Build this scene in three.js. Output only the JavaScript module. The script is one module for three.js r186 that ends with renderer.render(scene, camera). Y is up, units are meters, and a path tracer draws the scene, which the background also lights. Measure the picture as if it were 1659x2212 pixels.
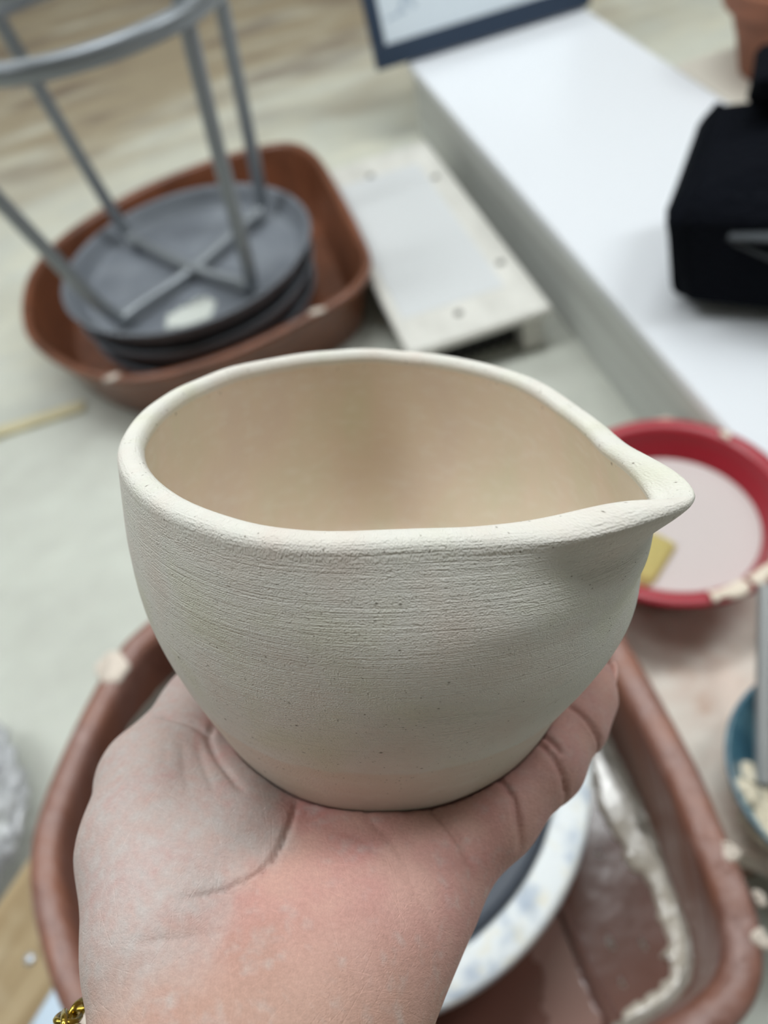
import * as THREE from 'three';
import { RoundedBoxGeometry } from 'three/addons/geometries/RoundedBoxGeometry.js';
import { ImprovedNoise } from 'three/addons/math/ImprovedNoise.js';
import { mergeGeometries } from 'three/addons/utils/BufferGeometryUtils.js';
import { RectAreaLightUniformsLib } from 'three/addons/lights/RectAreaLightUniformsLib.js';

// ---------------------------------------------------------------- camera, light, exposure
const scene = new THREE.Scene();
scene.background = new THREE.Color(0x0b0b0c);
const D2R = Math.PI / 180;
const camera = new THREE.PerspectiveCamera(2 * Math.atan(1106 / 1600) / D2R, 1659 / 2212, 0.01, 30);
camera.rotation.order = 'YXZ';
camera.position.set(0, 0.7, 0);
camera.rotation.set(-50.6 * D2R, -4.1 * D2R, -15.5 * D2R);
camera.focus = 0.132;
camera.userData.fStop = 10;
scene.add(camera);
const renderer = new THREE.WebGLRenderer({ antialias: true });
renderer.toneMapping = THREE.LinearToneMapping;
renderer.toneMappingExposure = 1.76;
renderer.shadowMap.enabled = true;
RectAreaLightUniformsLib.init();
const PANELS = [   // x, z, strength
  [-1.2, -0.8, 9], [0.25, -0.85, 9], [1.7, -0.45, 9], [-1.2, -2.6, 6], [0.8, -2.6, 4],
];
const LIGHT_COLOR = new THREE.Color(0.94, 0.985, 1.0);

// ---------------------------------------------------------------- helpers
let seed = 7;
const rnd = () => { seed = (seed * 1664525 + 1013904223) >>> 0; return seed / 4294967296; };
const rr = (a, b) => a + (b - a) * rnd();
const perlin = new ImprovedNoise();
const ns = (x, y, z) => perlin.noise(x + 31.7, y + 17.3, z + 5.1);
const fbm = (x, y, z, o = 4) => { let s = 0, a = 0.5; for (let i = 0; i < o; i++) { s += a * ns(x, y, z); x *= 2.03; y *= 2.03; z *= 2.03; a *= 0.5; } return s; };
const clamp = (v, a = 0, b = 1) => Math.min(b, Math.max(a, v));
const sstep = (a, b, v) => { const t = clamp((v - a) / (b - a)); return t * t * (3 - 2 * t); };
const lerp = (a, b, t) => a + (b - a) * t;
const V3 = (x, y, z) => new THREE.Vector3(x, y, z);

const names = {};
function numbered(n) { const k = names[n] = (names[n] ?? -1) + 1; return k ? `${n}_${String(k).padStart(3, '0')}` : n; }
function shade(o) { o.traverse((m) => { if (m.isMesh) { m.castShadow = true; m.receiveShadow = true; } }); return o; }
function part(name, geometry, material, parent) { const m = new THREE.Mesh(geometry, material); m.name = name; parent.add(m); return shade(m); }
function group(name, label, category, pos = [0, 0, 0], turn = 0, grp) {
  const g = new THREE.Group(); g.name = numbered(name); g.position.set(...pos); g.rotation.y = turn;
  g.userData = { label, category }; if (grp) g.userData.group = grp; scene.add(g); return g;
}
function single(name, label, category, geometry, material, pos = [0, 0, 0], turn = 0, grp) {
  const m = new THREE.Mesh(geometry, material); m.name = numbered(name); m.position.set(...pos); m.rotation.y = turn;
  m.userData = { label, category }; if (grp) m.userData.group = grp; scene.add(m); return shade(m);
}
function struct(name, geometry, material, pos = [0, 0, 0], turn = 0) {
  const m = new THREE.Mesh(geometry, material); m.name = name; m.position.set(...pos); m.rotation.y = turn;
  m.userData = { kind: 'structure' }; scene.add(m); return shade(m);
}
function texture(w, h, fn, srgb = true, repeat) {       // fn(u, v, x, y) -> [r, g, b] in 0..1 (sRGB for colour maps) or a grey number
  const d = new Uint8Array(w * h * 4);
  for (let y = 0; y < h; y++) for (let x = 0; x < w; x++) {
    const c = fn((x + 0.5) / w, (y + 0.5) / h, x, y), i = (y * w + x) * 4;
    if (typeof c === 'number') d[i] = d[i + 1] = d[i + 2] = clamp(c) * 255;
    else { d[i] = clamp(c[0]) * 255; d[i + 1] = clamp(c[1]) * 255; d[i + 2] = clamp(c[2]) * 255; }
    d[i + 3] = 255;
  }
  const t = new THREE.DataTexture(d, w, h);
  t.magFilter = THREE.LinearFilter; t.minFilter = THREE.LinearMipmapLinearFilter; t.generateMipmaps = true;
  t.wrapS = t.wrapT = THREE.RepeatWrapping; if (srgb) t.colorSpace = THREE.SRGBColorSpace;
  if (repeat) t.repeat.set(...repeat); t.needsUpdate = true; return t;
}
const rgb = (r, g, b) => [r / 255, g / 255, b / 255];
const mix3 = (a, b, t) => [lerp(a[0], b[0], t), lerp(a[1], b[1], t), lerp(a[2], b[2], t)];
// lathe: profile [[r, y], ...] from the inside bottom or the outside bottom onwards
const lathe = (pts, seg = 96) => new THREE.LatheGeometry(pts.map(([r, y]) => new THREE.Vector2(r, y)), seg);
const tube = (pts, r, seg = 48, closed = false, rad = 12) => new THREE.TubeGeometry(new THREE.CatmullRomCurve3(pts.map((p) => V3(...p)), closed, 'catmullrom', 0.5), seg, r, rad, closed);
// closed outline in plan: n samples of a closed spline through [[x, z], ...]
function outline(pts, n = 160, tension = 0.5) {
  const c = new THREE.CatmullRomCurve3(pts.map(([x, z]) => V3(x, 0, z)), true, 'catmullrom', tension);
  return c.getSpacedPoints(n).slice(0, n).map((p) => [p.x, p.z]);
}
// walled vessel: the outline swept through rings [{ y, s: inward offset }], closed at first and last ring
function vessel(out, rings, capFirst = true, capLast = true) {
  const n = out.length, pos = [], idx = [], uv = [];
  let area = 0; for (let i = 0; i < n; i++) { const a = out[i], b = out[(i + 1) % n]; area += a[0] * b[1] - a[1] * b[0]; }
  const sgn = area > 0 ? 1 : -1;
  const nor = out.map((_, i) => { const a = out[(i + n - 1) % n], b = out[(i + 1) % n], dx = b[0] - a[0], dz = b[1] - a[1], l = Math.hypot(dx, dz); return [dz / l * sgn, -dx / l * sgn]; });
  for (const { y, s } of rings) out.forEach((p, i) => { const X = p[0] - nor[i][0] * s, Z = p[1] - nor[i][1] * s; pos.push(X, y, Z); uv.push(X, Z + y); });
  const quad = (a, b, c, d) => (sgn > 0 ? idx.push(a, c, b, a, d, c) : idx.push(a, b, c, a, c, d));
  for (let k = 0; k + 1 < rings.length; k++) for (let i = 0; i < n; i++) { const j = (i + 1) % n; quad(k * n + i, k * n + j, (k + 1) * n + j, (k + 1) * n + i); }
  const cap = (k, up) => {
    const ring = [...Array(n)].map((_, i) => new THREE.Vector2(pos[(k * n + i) * 3], pos[(k * n + i) * 3 + 2]));
    for (const [a, b, c] of THREE.ShapeUtils.triangulateShape(ring, [])) {
      const A = ring[a], B = ring[b], C = ring[c], ccw = (B.x - A.x) * (C.y - A.y) - (B.y - A.y) * (C.x - A.x) > 0;
      ccw === up ? idx.push(k * n + a, k * n + c, k * n + b) : idx.push(k * n + a, k * n + b, k * n + c);
    }
  };
  if (capFirst) cap(0, false); if (capLast) cap(rings.length - 1, true);
  const g = new THREE.BufferGeometry(); g.setAttribute('position', new THREE.Float32BufferAttribute(pos, 3)); g.setAttribute('uv', new THREE.Float32BufferAttribute(uv, 2)); g.setIndex(idx); g.computeVertexNormals();
  return g;
}
// a flat irregular puddle or smear lying at height y: outline points, thickness h with a rounded rim
function smear(pts, y, h, n = 90, round = 0.004, wob = 0.0015) {
  const o = outline(pts, n).map(([x, z]) => [x + wob * ns(x * 160, 0, z * 160) * 2, z + wob * ns(x * 160, 9, z * 160) * 2]);
  return vessel(o, [{ y, s: 0 }, { y: y + h * 0.55, s: round * 0.12 }, { y: y + h * 0.9, s: round * 0.5 }, { y: y + h, s: round }], false, true);
}
const std = (o) => new THREE.MeshPhysicalMaterial(o);
function lumpy(geometry, amp, freq, sd = 0) {
  const p = geometry.attributes.position, n = geometry.attributes.normal;
  for (let i = 0; i < p.count; i++) {
    const d = amp * 2 * fbm(p.getX(i) * freq + sd, p.getY(i) * freq, p.getZ(i) * freq, 4);
    p.setXYZ(i, p.getX(i) + n.getX(i) * d, p.getY(i) + n.getY(i) * d, p.getZ(i) + n.getZ(i) * d);
  }
  geometry.computeVertexNormals(); return geometry;
}

// ---------------------------------------------------------------- room shell
const ROOM = { x0: -2.6, x1: 2.4, z0: -4.6, z1: 1.7, h: 2.5 };
const RX = (ROOM.x0 + ROOM.x1) / 2, RZ = (ROOM.z0 + ROOM.z1) / 2, RW = ROOM.x1 - ROOM.x0, RD = ROOM.z1 - ROOM.z0;
const floorMap = texture(1024, 1280, (u, v) => {
  const x = ROOM.x0 + u * RW, z = ROOM.z1 - v * RD;
  const n1 = fbm(x * 3, z * 3, 1, 5), n2 = fbm(x * 9, z * 16, 4, 4), n3 = fbm(x * 26, z * 30, 8, 3);
  let c = mix3(rgb(205, 208, 198), rgb(186, 187, 178), clamp(0.5 + n1 * 1.5 + n3 * 0.5));
  c = mix3(c, rgb(216, 212, 190), clamp(sstep(-0.98, -1.15, z) * (0.5 + n2 * 1.2)) * 0.6);
  // dried brown mud swept across the far floor, in streaks along x
  const far = sstep(-1.45, -2.25, z + 0.35 * n1), st = clamp(0.45 + 2.3 * fbm(x * 2.2 + z * 0.8, z * 7.5, 3, 4) + 0.55 * sstep(-1.9, -2.6, z));
  c = mix3(c, rgb(158, 144, 120), far * clamp(st + 0.25));
  c = mix3(c, rgb(112, 98, 86), far * clamp(2.6 * fbm(x * 3.1 + 7, z * 9 + 2, 6, 4)) * 0.85);
  return c;
});
const floorMat = std({ map: floorMap, roughness: 0.5, bumpMap: texture(512, 512, (u, v) => 0.5 + fbm(u * 16, v * 16, 2, 5), false, [4, 4]), bumpScale: 0.002 });
struct('floor', new THREE.BoxGeometry(RW + 0.2, 0.1, RD + 0.2), floorMat, [RX, -0.05, RZ]);
const wallMat = std({ color: 0xa3a29c, roughness: 0.9, bumpMap: texture(256, 256, (u, v) => 0.5 + fbm(u * 20, v * 20, 6, 4), false, [6, 4]), bumpScale: 0.003 });
struct('wall_back', new THREE.BoxGeometry(RW + 0.2, ROOM.h, 0.1), wallMat, [RX, ROOM.h / 2, ROOM.z0 - 0.05]);
struct('wall_front', new THREE.BoxGeometry(RW + 0.2, ROOM.h, 0.1), std({ color: 0x8f8d88, roughness: 0.9 }), [RX, ROOM.h / 2, ROOM.z1 + 0.05]);
struct('wall_left', new THREE.BoxGeometry(0.1, ROOM.h, RD), wallMat, [ROOM.x0 - 0.05, ROOM.h / 2, RZ]);
struct('wall_right', new THREE.BoxGeometry(0.1, ROOM.h, RD), wallMat, [ROOM.x1 + 0.05, ROOM.h / 2, RZ]);
struct('ceiling', new THREE.BoxGeometry(RW + 0.2, 0.1, RD + 0.2), std({ color: 0xd9d9d4, roughness: 0.95 }), [RX, ROOM.h + 0.05, RZ]);
// the old seam strip across the floor, a batten of yellowed filler
struct('trim_1', lumpy(new THREE.BoxGeometry(0.62, 0.006, 0.022, 60, 1, 4), 0.002, 30), std({ color: 0xcdc3a0, roughness: 0.8 }), [-0.64, 0.003, -0.962], -0.01);
// ceiling lamps: a white housing, a glowing diffuser and the light it sheds
for (const [x, z, power] of PANELS) {
  const g = group('ceiling_light', 'flat white ceiling light panel above the studio', 'light', [x, ROOM.h, z], 0, 'ceiling light panels');
  part('housing', new RoundedBoxGeometry(1.26, 0.05, 0.36, 3, 0.01), std({ color: 0xf0f0ee, roughness: 0.5 }), g).position.y = -0.03;
  part('diffuser', new THREE.BoxGeometry(1.2, 0.006, 0.3), std({ color: 0xffffff, roughness: 0.6, emissive: LIGHT_COLOR, emissiveIntensity: power * 0.35 }), g).position.y = -0.058;
  const l = new THREE.RectAreaLight(LIGHT_COLOR, power, 1.2, 0.3); l.position.set(0, -0.066, 0); l.rotation.x = -Math.PI / 2; g.add(l);
}

// ---------------------------------------------------------------- the bowl and the hand share one frame: y along the bowl's axis, origin under its foot
const HELD = new THREE.Matrix4().makeBasis(V3(0.96198, -0.13706, 0.23624), V3(0.21127, 0.92158, -0.32566), V3(-0.17308, 0.36319, 0.9155)).setPosition(-0.00439, 0.7 - 0.17901, -0.09226);
function hold(o) { HELD.decompose(o.position, o.quaternion, o.scale); return o; }

const BH = 0.074, SP = 37 * D2R;
const OUT_P = [[0, 0.0425], [0.0035, 0.044], [0.0105, 0.0465], [0.0194, 0.0495], [0.0299, 0.0523], [0.0422, 0.0541], [0.0545, 0.0539], [0.0651, 0.0524], [0.074, 0.0508]];
function bowlR(h) {
  if (h <= 0) return OUT_P[0][1]; if (h >= BH) return OUT_P[8][1];
  let i = 0; while (OUT_P[i + 1][0] < h) i++;
  const p = OUT_P, k = (j) => p[clamp(j, 0, 8)], t = (h - p[i][0]) / (p[i + 1][0] - p[i][0]), m = (j) => { const a = k(j - 1), b = k(j + 1); return (b[1] - a[1]) / (b[0] - a[0]) * (p[i + 1][0] - p[i][0]); };
  const t2 = t * t, t3 = t2 * t;
  return (2 * t3 - 3 * t2 + 1) * p[i][1] + (t3 - 2 * t2 + t) * m(i) + (-2 * t3 + 3 * t2) * p[i + 1][1] + (t3 - t2) * m(i + 1);
}
function spoutDelta(phi) { let d = phi - SP; while (d > Math.PI) d -= 2 * Math.PI; while (d < -Math.PI) d += 2 * Math.PI; return d / D2R; }
const bulge = (d, f) => 0.0058 * Math.exp(-((d / 38) ** 2)) * sstep(0.14, 0.62, f) * (1 - 0.5 * sstep(0.75, 1, f));
function bowlPoint(phi, r, h, k) {                           // k: 0 on the outer wall, 1 on the inner wall, between on the lip
  const f = h / BH, d = spoutDelta(phi), w = Math.max(0, f) ** 2, t = clamp((f - 0.7) / 0.3);
  const so = 0.0165 * Math.exp(-((Math.abs(d) / 18) ** 2.1)) * (0.62 * t ** 1.15 + 0.33 * sstep(0.55, 0.95, t));
  const si = Math.min(0.0138 * Math.exp(-((d / (d < 0 ? 16 : 14)) ** 2)) * clamp((f - 0.42) / 0.58) ** 1.4, so + 0.0022);
  let R = r + bulge(d, f) + lerp(so, si, k) - 0.001 * Math.exp(-(((Math.abs(d) - 46) / 14) ** 2)) * t;
  R += 0.00035 * ns(Math.cos(phi) * 2, h * 40, Math.sin(phi) * 2);
  const lift = w * (-0.0025 * Math.cos(phi) - 0.0005 * Math.cos(2 * phi)) + 0.0006 * w * ns(Math.cos(phi) * 3, 3, Math.sin(phi) * 3)
    + t * t * (0.0012 * Math.exp(-(((d + 13) / 10) ** 2)) + 0.0036 * Math.exp(-(((d - 6) / 9.5) ** 2)) + (0.0006 - 0.0030 * sstep(0.1, 0.8, k)) * Math.exp(-(((d + 4) / 8) ** 2)));
  return [R * Math.cos(phi) - 0.0017 * w, h + lift, R * Math.sin(phi)];
}
function makeBowl() {
  const prof = [];                                          // [r, h, v, k]
  for (const r of [0, 0.01, 0.02, 0.03, 0.038]) prof.push([r, 0.0006, 0.03 + r * 0.3, 0]);
  prof.push([0.0405, 0.0001, 0.035, 0], [0.0415, 0.0001, 0.03, 0]);
  const NO = 90, TH = 0.0050;
  for (let i = 0; i <= NO; i++) { const h = 0.0006 + (BH - 0.0035 - 0.0006) * i / NO; prof.push([bowlR(h) - 0.0008 * Math.exp(-h / 0.0007), h, 0.02 + 0.6 * h / BH, 0]); }
  const rim = bowlR(BH), top = BH - 0.0035;
  for (let i = 1; i <= 20; i++) { const a = Math.PI * i / 21, ca = Math.cos(a), sq = (q, e) => Math.sign(q) * Math.abs(q) ** e; prof.push([lerp(bowlR(top), rim, 0.5) - TH / 2 + TH / 2 * sq(ca, ca > 0 ? 0.62 : 0.85) + 0.00025 * ca, top + 0.0033 * Math.sin(a) ** (ca > 0 ? 0.55 : 0.8) - 0.0005 * ca, 0.02 + 0.6 * (top + 0.0045 * i / 21) / BH, clamp((i - 4) / 14)]); }
  for (let i = 0; i <= 60; i++) { const f = i / 60, h = top - (top - 0.007) * f; prof.push([bowlR(h) - TH - 0.0015 * f - 0.02 * sstep(0.72, 1.0, f) ** 2, h, 0.655 + 0.24 * f, 1]); }
  const rb = bowlR(0.007) - TH - 0.0215; for (let i = 1; i <= 8; i++) prof.push([rb * (1 - i / 8), 0.007 - 0.0012 * Math.sin(i / 8 * Math.PI / 2), 0.895 + 0.1 * i / 8, 1]);
  const NU = 640, pos = [], uv = [], idx = [];
  prof.forEach(([r, h, v, inn]) => { for (let j = 0; j <= NU; j++) { const phi = -j / NU * Math.PI * 2 + 3.7; const p = bowlPoint(phi, r, h, inn); pos.push(...p); uv.push(j / NU * 2, v); } });
  for (let i = 0; i + 1 < prof.length; i++) for (let j = 0; j < NU; j++) { const a = i * (NU + 1) + j, b = a + 1, c = a + NU + 2, d = a + NU + 1; idx.push(a, b, c, a, c, d); }
  const g = new THREE.BufferGeometry(); g.setAttribute('position', new THREE.Float32BufferAttribute(pos, 3)); g.setAttribute('uv', new THREE.Float32BufferAttribute(uv, 2)); g.setIndex(idx); g.computeVertexNormals();
  const nn = g.attributes.normal, c = V3();                  // weld the normals over the seam
  for (let i = 0; i < prof.length; i++) { const a = i * (NU + 1), b = a + NU; c.set(nn.getX(a) + nn.getX(b), nn.getY(a) + nn.getY(b), nn.getZ(a) + nn.getZ(b)).normalize(); nn.setXYZ(a, c.x, c.y, c.z); nn.setXYZ(b, c.x, c.y, c.z); }
  return g;
}
function bowlTextures() {
  const W = 2048, Hh = 2048, hgt = new Float32Array(W * Hh), spk = new Float32Array(W * Hh);
  const put = (arr, x, y, v) => { const X = ((x % W) + W) % W, Y = clamp(y | 0, 0, Hh - 1); arr[Y * W + (X | 0)] += v; };
  const stroke = (x, y, len, slope, wid, amp) => { for (let s = 0; s < len; s++) { const yy = y + slope * s + 1.3 * ns(s * 0.012, y, x), f = amp * Math.min(1, s / 20, (len - s) / 20) * (0.7 + 0.5 * ns(s * 0.05, y * 0.3, 1)); for (let k = -Math.ceil(wid * 1.5); k <= Math.ceil(wid * 1.5); k++) put(hgt, x + s, yy + k, f * Math.exp(-((k / wid) ** 2))); } };
  const vPx = (h) => (0.02 + 0.6 * h / BH) * Hh;
  for (let i = 0; i < 11000; i++) {                           // rib and sponge scratches round the wall
    const h = rr(0.016, 0.0735), zone = sstep(0.017, 0.032, h) * (0.55 + 0.45 * sstep(0.075, 0.06, h));
    if (rnd() > zone * 0.95 + 0.08) continue;
    stroke(rr(0, W), vPx(h), rr(30, i % 12 ? 320 : 620) | 0, rr(-0.02, 0.02), rr(0.55, i % 9 ? 1.15 : 1.9), rr(-0.5, 0.4) * (0.5 + zone * 0.5));
  }
  for (let i = 0; i < 500; i++) stroke(rr(0, W), vPx(rr(0.052, 0.072)), rr(60, 260) | 0, rr(-0.35, 0.2), rr(0.8, 1.8), rr(-0.45, 0.2));
  for (let i = 0; i < 9; i++) stroke(rr(0, W), vPx(rr(0.03, 0.066)), rr(500, 1100) | 0, rr(-0.03, 0.03), rr(1.6, 2.4), -0.75);
  for (let i = 0; i < 12000; i++) {                           // pits and grog standing proud
    const h = rr(0.012, 0.074), x = rr(0, W), y = vPx(h), a = rr(1, 3.2), b = rr(0.8, 2.2), up = rnd() < 0.5 ? rr(0.15, 0.6) : -rr(0.25, 0.8);
    if (rnd() > sstep(0.006, 0.03, h)) continue;
    for (let dy = -6; dy <= 6; dy++) for (let dx = -8; dx <= 8; dx++) put(hgt, x + dx, y + dy, up * Math.exp(-((dx / a / 1.4) ** 2) - (dy / b) ** 2));
  }
  for (let i = 0; i < 1300; i++) {                            // dark iron specks in the clay
    const x = rr(0, W), y = i < 1150 ? vPx(rr(0.008, 0.0765)) : rr(0.62 * Hh, 0.66 * Hh), a = rr(0.9, i % 9 ? 2.0 : 4.2), b = a * rr(0.5, 1.1), k = rr(0.4, 1);
    for (let dy = -9; dy <= 9; dy++) for (let dx = -9; dx <= 9; dx++) { const e = Math.exp(-(((dx / a) ** 2 + (dy / b) ** 2) ** 1.5)); put(spk, x + dx, y + dy, k * e); put(hgt, x + dx, y + dy, -0.35 * k * e); }
  }
  const bump = texture(W, Hh, (u, v, x, y) => { const outer = v < 0.64 ? 1 : 0.12; return 0.5 + 0.15 * hgt[y * W + x] + outer * (0.1 * ns(u * 620, v * 700, 2) + 0.03 * ns(u * 170, v * 330, 3)) + 0.07 * ns(Math.sin(u * 6.283) * 0.3, v * 46, 4) * (v < 0.64 ? 1 : 0.4); }, false);
  const col = texture(W, Hh, (u, v, x, y) => {
    const p = u * Math.PI * 2, X = Math.cos(p), Y = Math.sin(p);
    let c = v < 0.65 ? rgb(223, 220, 212) : rgb(224, 209, 192);
    const m = fbm(X * 1.4 + 3, v * 7, Y * 1.4, 4);
    c = mix3(c, rgb(212, 212, 186), clamp(m * 2.2) * 0.55); c = mix3(c, rgb(218, 201, 190), clamp(-m * 2.2) * 0.5);
    if (v < 0.65) c = mix3(c, rgb(220, 203, 188), 0.6 * sstep(0.2, 0.186, v + 0.006 * ns(X * 6, 1, Y * 6)));
    c = mix3(c, rgb(232, 228, 219), clamp(fbm(X * 5, v * (v < 0.65 ? 40 : 110), Y * 5 + 9, 3) * 1.6) * 0.45);
    const s = clamp(spk[y * W + x]); c = mix3(c, rgb(78, 70, 58), s * 0.85);
    return c;
  });
  return { bump, col };
}
const bt = bowlTextures();
const bowl = hold(single('pouring_bowl', 'unfired pale clay bowl with a pinched pouring spout resting on the open hand', 'bowl', makeBowl(), std({ map: bt.col, bumpMap: bt.bump, bumpScale: 0.0009, roughness: 0.93, specularIntensity: 0.35 })));

// ---- hand: bones in millimetres in the held frame, joined as one smooth surface
const mm = (a) => a.map((v) => v / 1000);
const PALM = [   // ax ay az ra bx by bz rb
  [-38.5, -20, 86, 16.8, -50, -26, 170, 25], [-23, -20, 86, 17.5, -38, -26, 170, 24], [-46, -26, 170, 24, -56, -40, 300, 33], [-34, -26, 170, 25, -44, -40, 300, 33],
  [-38, -18, 80, 16.5, -32, -15, 8, 12], [-31, -17, 80, 17, -14, -15, 4, 12], [-23, -17, 80, 17, 2, -15, 14, 12], [-20, -17, 80, 16.5, 10.5, -14, 39, 11.2],
  [-11, -13.5, 69, 15, 3.5, -12.5, 51, 12.3], [-24, -15, 62, 13, 0, -14, 34, 12.5],
];
const THENAR = [[-40, -15, 80, 15, -44.5, -10, 62, 16.4], [-44.5, -10, 62, 16.4, -52.2, -7, 42, 15.8], [-52.2, -7, 42, 15.8, -57, -6.5, 26, 13.4], [-46, -8, 52, 15.5, -36, -8, 44, 14.8], [-36, -8, 44, 14.8, -36, -8.5, 36, 13.5], [-50, -9, 14, 11, -42, -10, 26, 12]];
const FINGERS = [
  [[-55.5, -6.5, 22, 12.6], [-50.5, -6, 2, 10], [-46.5, -4.5, -15, 9], [-43.5, -2, -26, 9.2], [-38.5, 1, -34, 7.8]],
  [[-32, -15, 8, 11], [-24, -14, -32, 9], [-18, -5, -50, 8.3], [-13, 9, -54, 7]],
  [[-14, -15, 4, 11], [-3, -14, -38, 9.2], [0, -4, -56, 8.4], [2, 11, -57, 7]],
  [[2, -15, 14, 11], [19, -13, -22, 9], [26, -4, -42, 8.2], [27, 10, -48.5, 7]],
  [[10.5, -14, 39, 10.2], [23.2, -7.5, 38.2, 8.7], [36.6, -3.5, 28.2, 7.9], [46.6, -4, 15.4, 7.2], [51.3, -2.5, 8.5, 6.6], [53, -0.5, 3.5, 6]],
];
const capsule = (x, y, z, a, b, ra, rb) => {
  const bx = b[0] - a[0], by = b[1] - a[1], bz = b[2] - a[2], px = x - a[0], py = y - a[1], pz = z - a[2];
  const h = clamp((px * bx + py * by + pz * bz) / (bx * bx + by * by + bz * bz));
  return Math.hypot(px - bx * h, py - by * h, pz - bz * h) - lerp(ra, rb, h);
};
const smin = (a, b, k) => { const h = Math.max(k - Math.abs(a - b), 0) / k; return Math.min(a, b) - h * h * k * 0.25; };
// creases: points [x, z] in mm, depth and half width in mm
const CREASES = [
  [[[-20.8, 39.5], [-21.6, 45.5], [-22.9, 50.8], [-24.4, 54.4], [-27.3, 57.4], [-30.8, 59.8], [-35.5, 62.4], [-40, 64]], 0.95, 0.62],
  [[[-25.5, 55], [-27, 61.9], [-27.7, 69.1], [-28.8, 75.8]], 0.35, 0.55],
  [[[-23.6, 53.5], [-24, 60], [-24.5, 66], [-28, 72], [-34, 78]], 0.22, 0.55],
  [[[-46.6, 71], [-39.8, 70.5], [-34.8, 69.5], [-27.8, 68], [-22.4, 65.5]], 0.35, 0.65],
  [[[23.6, 36], [26.2, 41], [26.8, 46.5], [26.2, 51]], 1.4, 0.7],
  [[[7.4, 42], [10.6, 45.5], [13.8, 49.5], [17.1, 56.5]], 0.85, 0.7],
  [[[-7, 40], [-5, 46], [0, 52], [3, 58]], 0.25, 0.7], [[[-16, 46], [-8, 50], [2, 58], [8, 68]], 0.2, 0.7],
  [[[34.6, 25.8], [36.4, 28.4], [38.4, 31.8]], 1.5, 0.7], [[[33.9, 29.2], [36.8, 33.4], [39.0, 37.5]], 1.3, 0.65],
  [[[43.2, 16.6], [48.0, 21.8], [50.4, 23.4]], 1.6, 0.7],
  [[[-55.6, 15.6], [-51, 16.6], [-47, 17.6], [-43.6, 19.4]], 1.2, 0.85], [[[-43.2, 15.5], [-43.4, 18], [-43.4, 20.6], [-39.8, 28], [-35.5, 35], [-32, 40.3]], 0.8, 0.8],
  [[[-45.1, 24], [-41.4, 33], [-37.5, 41]], 0.28, 0.7], [[[-48.5, 24], [-46, 33], [-43, 41]], 0.2, 0.7], [[[-52, 25], [-50, 33]], 0.15, 0.7],
].map(([p, d, w]) => { const q = p.map(mm); let x0 = 9, x1 = -9, z0 = 9, z1 = -9; q.forEach(([x, z]) => { x0 = Math.min(x0, x); x1 = Math.max(x1, x); z0 = Math.min(z0, z); z1 = Math.max(z1, z); }); const m = w * 4 / 1000; return { q, d: d / 1000, w: w / 1000, b: [x0 - m, x1 + m, z0 - m, z1 + m] }; });
function creaseDepth(x, z) {
  let s = 0;
  for (const c of CREASES) {
    if (!c.d || x < c.b[0] || x > c.b[1] || z < c.b[2] || z > c.b[3]) continue;
    let best = 9, at = 0; const n = c.q.length - 1;
    for (let i = 0; i < n; i++) { const a = c.q[i], b = c.q[i + 1], bx = b[0] - a[0], bz = b[1] - a[1], h = clamp(((x - a[0]) * bx + (z - a[1]) * bz) / (bx * bx + bz * bz)), d = Math.hypot(x - a[0] - bx * h, z - a[1] - bz * h); if (d < best) { best = d; at = (i + h) / n; } }
    s += c.d * Math.exp(-((best / c.w) ** 2)) * Math.min(1, (at + 0.08) * 5, (1.08 - at) * 5);
  }
  return s;
}
const prep = (rows) => rows.map((r) => { const q = mm(r); return [q.slice(0, 3), q.slice(4, 7), q[3], q[7]]; });
const palmB = prep(PALM), thenB = prep(THENAR);
const fingB = FINGERS.map((f) => f.slice(0, -1).map((a, i) => { const p = mm(a), q = mm(f[i + 1]); return [p.slice(0, 3), q.slice(0, 3), p[3], q[3]]; }));
function handField(x, y, z, fine) {
  let d = 1; for (const b of palmB) d = smin(d, capsule(x, y, z, ...b), 0.012);
  let t = 1; for (const b of thenB) t = smin(t, capsule(x, y, z, ...b), 0.006);
  d = smin(d, t, 0.005);
  let out = d;
  fingB.forEach((f, i) => { let e = 1; for (const b of f) e = smin(e, capsule(x, y, z, ...b), 0.004); out = Math.min(out, smin(d, e, i === 0 ? 0.006 : 0.009)); });
  if (fine) { if (out < 0.006 && y > -0.012) out += creaseDepth(x, z) * sstep(-0.010, -0.002, y); }
  if (y > -0.004 && y < BH) { const bw = Math.max(Math.hypot(x, z) - bowlR(y) - bulge(spoutDelta(Math.atan2(z, x)), y / BH), -y); out = Math.max(out, -(bw - 0.00025)); }
  return out;
}
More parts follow.
